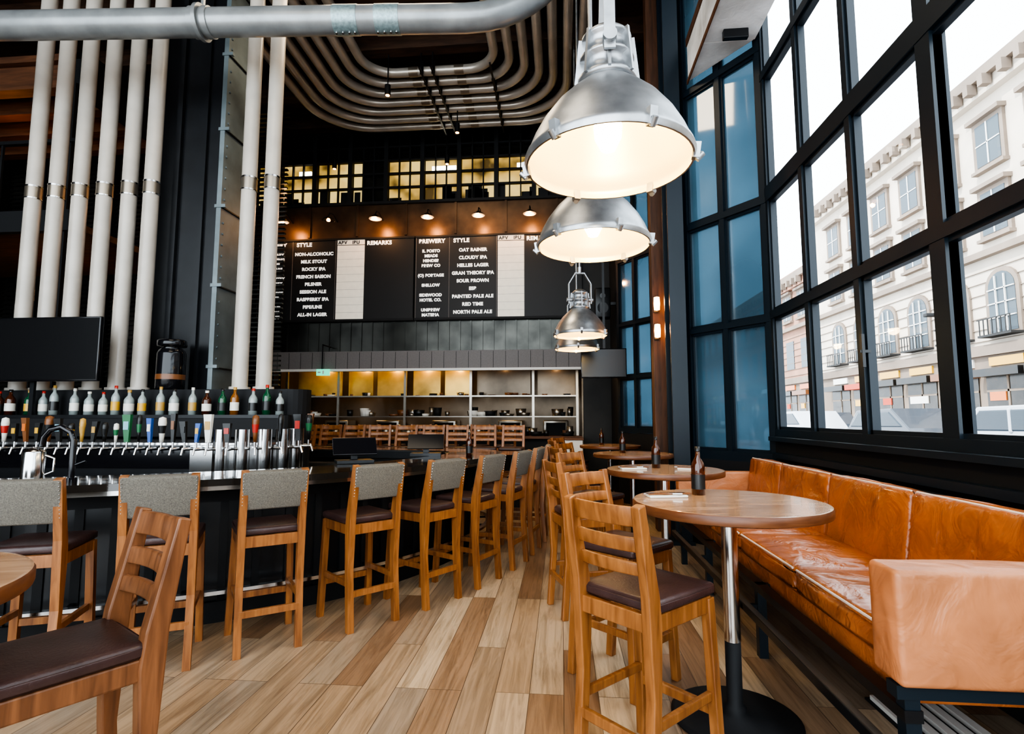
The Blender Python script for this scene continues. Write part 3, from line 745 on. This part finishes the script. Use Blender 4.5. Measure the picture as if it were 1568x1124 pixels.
b.box(1.50, 1.88, 2.2, 3.0, .0, .01, 'blackm')
for i in range(5): b.box(1.515+i*.075, 1.555+i*.075, 2.22, 2.98, .01, .03, 'white')
b.build('floor_vent_grille')

# ------------------------------------------------------------ pendant lamps
def pendant():
    b = MB()
    prof = [(.345, -.02), (.352, 0), (.345, .02), (.335, .035), (.315, .085), (.28, .15), (.225, .225), (.165, .285), (.125, .32), (.115, .33)]
    b.lathe(prof, (0, 0, 0), 'alu', 56)
    b.lathe([(r-.008, z) for r, z in prof] + [(.001, .33)], (0, 0, 0), 'lampin', 56)
    b.lathe([(.345, -.02), (.337, -.02)], (0, 0, 0), 'alu', 56)
    b.lathe([(.115, .33), (.125, .335), (.125, .355), (.10, .37), (.095, .43), (.115, .435), (.115, .45), (.095, .455), (.092, .52), (.105, .525), (.105, .54), (.085, .56), (.05, .585), (.001, .59)], (0, 0, 0), 'alu', 32)
    for i in range(8):
        t = 2*math.pi*i/8; c, s_ = math.cos(t), math.sin(t)
        b.bar((c*.12, s_*.12, .34), (c*.10, s_*.10, .54), .012, .035, 'alu', up=(c, s_, 0))
    for i in range(6):
        t = 2*math.pi*(i+.35)/6; c, s_ = math.cos(t), math.sin(t)
        b.bar((c*.345, s_*.345, -.03), (c*.355, s_*.355, .035), .03, .03, 'alu', up=(c, s_, 0))
        b.cyl((c*.35, s_*.35, -.035), (c*.375, s_*.375, -.01), .012, 'alu', 8)
    for s_ in (-1, 1):
        b.bar((s_*.145, 0, .40), (s_*.145, 0, .66), .012, .045, 'alu', up=(0, 1, 0)); b.bar((s_*.145, 0, .66), (s_*.06, 0, .80), .012, .045, 'alu', up=(0, 1, 0))
        b.cyl((s_*.09, 0, .45), (s_*.17, 0, .45), .028, 'alu', 14)
    b.bar((-.065, 0, .80), (.065, 0, .80), .045, .014, 'alu')
    b.cyl((0, 0, .80), (0, 0, .88), .03, 'alu', 14); b.cyl((0, 0, .88), (0, 0, 5.05), .014, 'alu', 10)
    b.lathe([(.001, .04), (.03, .05), (.055, .10), (.06, .15), (.045, .21), (.035, .32)], (0, 0, 0), 'bulb', 20)
    return b
first = None
for (x, y) in ((.205, 2.2), (.205, 3.28), (.25, 6.93), (.25, 8.3)):
    if first is None: o = pendant().build('industrial_pendant_lamp', (x, y, 2.47), 90); first = o
    else: o = place(first.data, 'industrial_pendant_lamp', (x, y, 2.47), 90 if y < 5 else 10)
    light('POINT', 'pendant_bulb_light', (0, 0, .0), 11, (1, .74, .38), .06, parent=o)

g = MB()
g.box(-.03, .03, 0, .04, -.1, .1, 'black'); g.lathe([(.001, -.09), (.035, -.08), (.04, 0), (.035, .08), (.001, .09)], (0, -.05, 0), 'warmbulb', 16)
o = g.build('wall_sconce', (1.22, 6.96, 2.85)); o2 = place(o.data, 'wall_sconce', (1.22, 6.96, 2.5))
for q in (o, o2): light('POINT', 'sconce_light', (0, -.14, 0), 5, (1, .45, .15), .04, parent=q)

# ------------------------------------------------------------ outside
b = MB(); b.box(2.3, 60, -30, 120, -.2, -.1, 'asphalt'); b.box(16.5, 20, -30, 120, -.1, .05, 'facade'); b.build('street_ground')
def facade(name, y0, y1, H, k, arch=True):
    b = MB(); X = 20
    b.box(X, X+8, y0, y1, -.2, H, k)
    b.box(X-.7, X, y0, y1, H-1.0, H-.5, 'trimst'); b.box(X-.4, X, y0, y1, H-1.6, H-1.0, k); b.box(X-.3, X, y0, y1, 4.3, 4.8, 'trimst'); b.box(X-.35, X, y0, y1, 8.9, 9.2, 'trimst')
    b.box(X-.1, X, y0, y1, .05, 4.3, 'trimst')
    for i in range(7): b.box(X-.06, X, y0, y1, 5.0+i*.55, 5.03+i*.55, 'trimst')
    y = y0+.8
    while y < y1-2:
        for i in range(3): b.box(X-.9, X-.5, y+i*.9, y+i*.9+.3, H-1.5, H-1.0, 'trimst')
        b.box(X-.15, X, y-.2, y+2.2, .3, 3.6, 'shop'); b.box(X-.18, X, y+.9, y+1.0, .3, 3.6, 'trimst'); b.box(X-.18, X, y-.2, y+2.2, 2.6, 2.7, 'trimst')
        b.box(X-.7, X, y-.3, y+2.3, 3.3, 3.65, random.choice(['red', 'c_blk', 'c_brn', 'c_brn', 'c_blk', 'red'])); b.box(X-.2, X, y, y+1.9, 3.8, 4.2, random.choice(['white', 'c_org', 'c_wht', 'c_blk', 'c_yel']))
        for q in range(3): b.box(X-.2, X-.15, y+random.uniform(0, 1.6), y+random.uniform(1.7, 2.0), .6+q*.8, 1.0+q*.8, random.choice(['c_org', 'red', 'white', 'c_yel', 'shop']))
        if arch:
            pts = [(y+.2, 5.3), (y+1.7, 5.3)] + [(y+.95+.75*math.cos(D(a)), 7.3+.75*math.sin(D(a))) for a in range(0, 181, 20)]
            pts2 = [(y+.0, 5.2), (y+1.9, 5.2)] + [(y+.95+.95*math.cos(D(a)), 7.3+.95*math.sin(D(a))) for a in range(0, 181, 20)]
            b.prism(pts2, 'x', X-.12, X, 'trimst'); b.prism(pts, 'x', X-.14, X-.05, 'fwin')
            for q in (.68, 1.2): b.box(X-.2, X-.1, y+q, y+q+.05, 5.3, 7.9, 'white')
            for q in (5.95, 6.6, 7.25): b.box(X-.2, X-.1, y+.2, y+1.7, q, q+.05, 'white')
            b.box(X-.6, X, y, y+1.9, 5.1, 5.2, 'tyre')
            for i in range(8): b.box(X-.6, X-.57, y+i*.25, y+i*.25+.04, 5.2, 5.9, 'tyre')
            b.box(X-.6, X-.57, y, y+1.9, 5.9, 5.95, 'tyre')
        else: b.box(X-.05, X, y+.2, y+1.7, 5.6, 8.0, 'fwin')
        z = 9.9
        while z < H-3.2:
            b.box(X-.15, X, y+.05, y+1.85, z-.15, z+2.2, 'trimst'); b.box(X-.17, X-.1, y+.25, y+1.65, z, z+2.0, 'fwin'); b.box(X-.2, X-.1, y+.92, y+.98, z, z+2.0, 'white'); b.box(X-.2, X-.1, y+.25, y+1.65, z+1, z+1.05, 'white')
            b.box(X-.4, X, y-.05, y+1.95, z+2.2, z+2.4, 'trimst'); b.box(X-.3, X, y, y+1.9, z-.3, z-.15, 'trimst'); z += 3.3
        y += 2.9
    b.build(name)
facade('townhouse_building', -10, 21, 15, 'facade'); facade('hotel_building', 21.3, 44, 18, 'facade'); facade('brick_building', 44.3, 90, 14, 'facade2', False)
def car(k):
    b = MB()
    b.prism([(-2.2, .25), (2.2, .25), (2.25, .75), (1.3, .95), (.7, 1.45), (-1.2, 1.48), (-2.0, .98), (-2.25, .8)], 'x', -.85, .85, k)
    b.prism([(1.15, .97), (.62, 1.38), (-1.1, 1.40), (-1.75, 1.0)], 'x', -.87, .87, 'carg')
    b.box(-.88, .88, -.28, -.18, .95, 1.42, k)
    for y in (-1.35, 1.35):
        for x in (-.88, .7): b.cyl((x, y, .32), (x+.18, y, .32), .32, 'tyre', 20); b.cyl((x-.01, y, .32), (x+.19, y, .32), .18, 'alu', 12)
    return b
c = car('carw').build('parked_car', (11, 13.5, -.1), 0, .03); c2 = car('card').build('parked_car', (11.3, 19.5, -.1), 0, .03)
c.scale = c2.scale = (1.05, 1.05, 1.22)
for p, m in (((11, 26), c), ((14.5, 16.5), c2), ((14.6, 23), c), ((14.6, 32), c2), ((11, 32), c2)):
    o = place(m.data, 'parked_car', (*p, -.1), 0, .03); o.scale = (1.05, 1.05, 1.22)
b = MB(); b.cyl((0, 0, 0), (0, 0, 5.4), .06, 'tyre', 10); b.tube([(0, 0, 5.2), (-.5, 0, 5.6), (-1.2, 0, 5.7)], .04, 'tyre', 8); b.rbox(-1.5, -1.0, -.12, .12, 5.6, 5.75, 'tyre', .03); b.cyl((0, 0, 0), (0, 0, .5), .12, 'tyre', 10)
b.add([(0, .05, 3.2), (0, .9, 3.4), (0, .8, 4.6), (0, .05, 4.5)], [(0, 1, 2, 3)], 'c_blk'); b.build('street_lamp', (16.8, 24, .05))

# ------------------------------------------------------------ lights / world
w = bpy.data.worlds.new('World'); S.world = w; w.use_nodes = True
bg = w.node_tree.nodes['Background']; bg.inputs[0].default_value = (0.84, 0.93, 1.0, 1); bg.inputs[1].default_value = 5.2
sun = light('SUN', 'sun', (0, 0, 20), 6, (1, .96, .9), D(1))
sun.rotation_euler = Vector((.62, .2, -.76)).to_track_quat('-Z', 'Y').to_euler()
light('AREA', 'ceiling_fill', (-2.5, 1.5, 7.3), 80, (1, .86, .66), 3.0)  # added fill lamp for the room, no ceiling fixture behind it
light('AREA', 'ceiling_fill', (-2.2, 6.6, 7.2), 80, (1, .8, .55), 1.6)  # second added fill lamp, deeper in the room

# ------------------------------------------------------------ camera
cam = bpy.data.cameras.new('camera'); co = bpy.data.objects.new('camera', cam); S.collection.objects.link(co)
cam.sensor_width = 36; cam.lens = 36*828/1568; cam.clip_start = .05; cam.clip_end = 500
co.location = (0, 0, 1.4); co.rotation_euler = (D(90+5.4), 0, D(5.2))
S.camera = co
try:
    S.view_settings.view_transform = 'AgX'; S.view_settings.look = 'AgX - High Contrast'; S.view_settings.exposure = 0.05
except Exception as e: print(e)
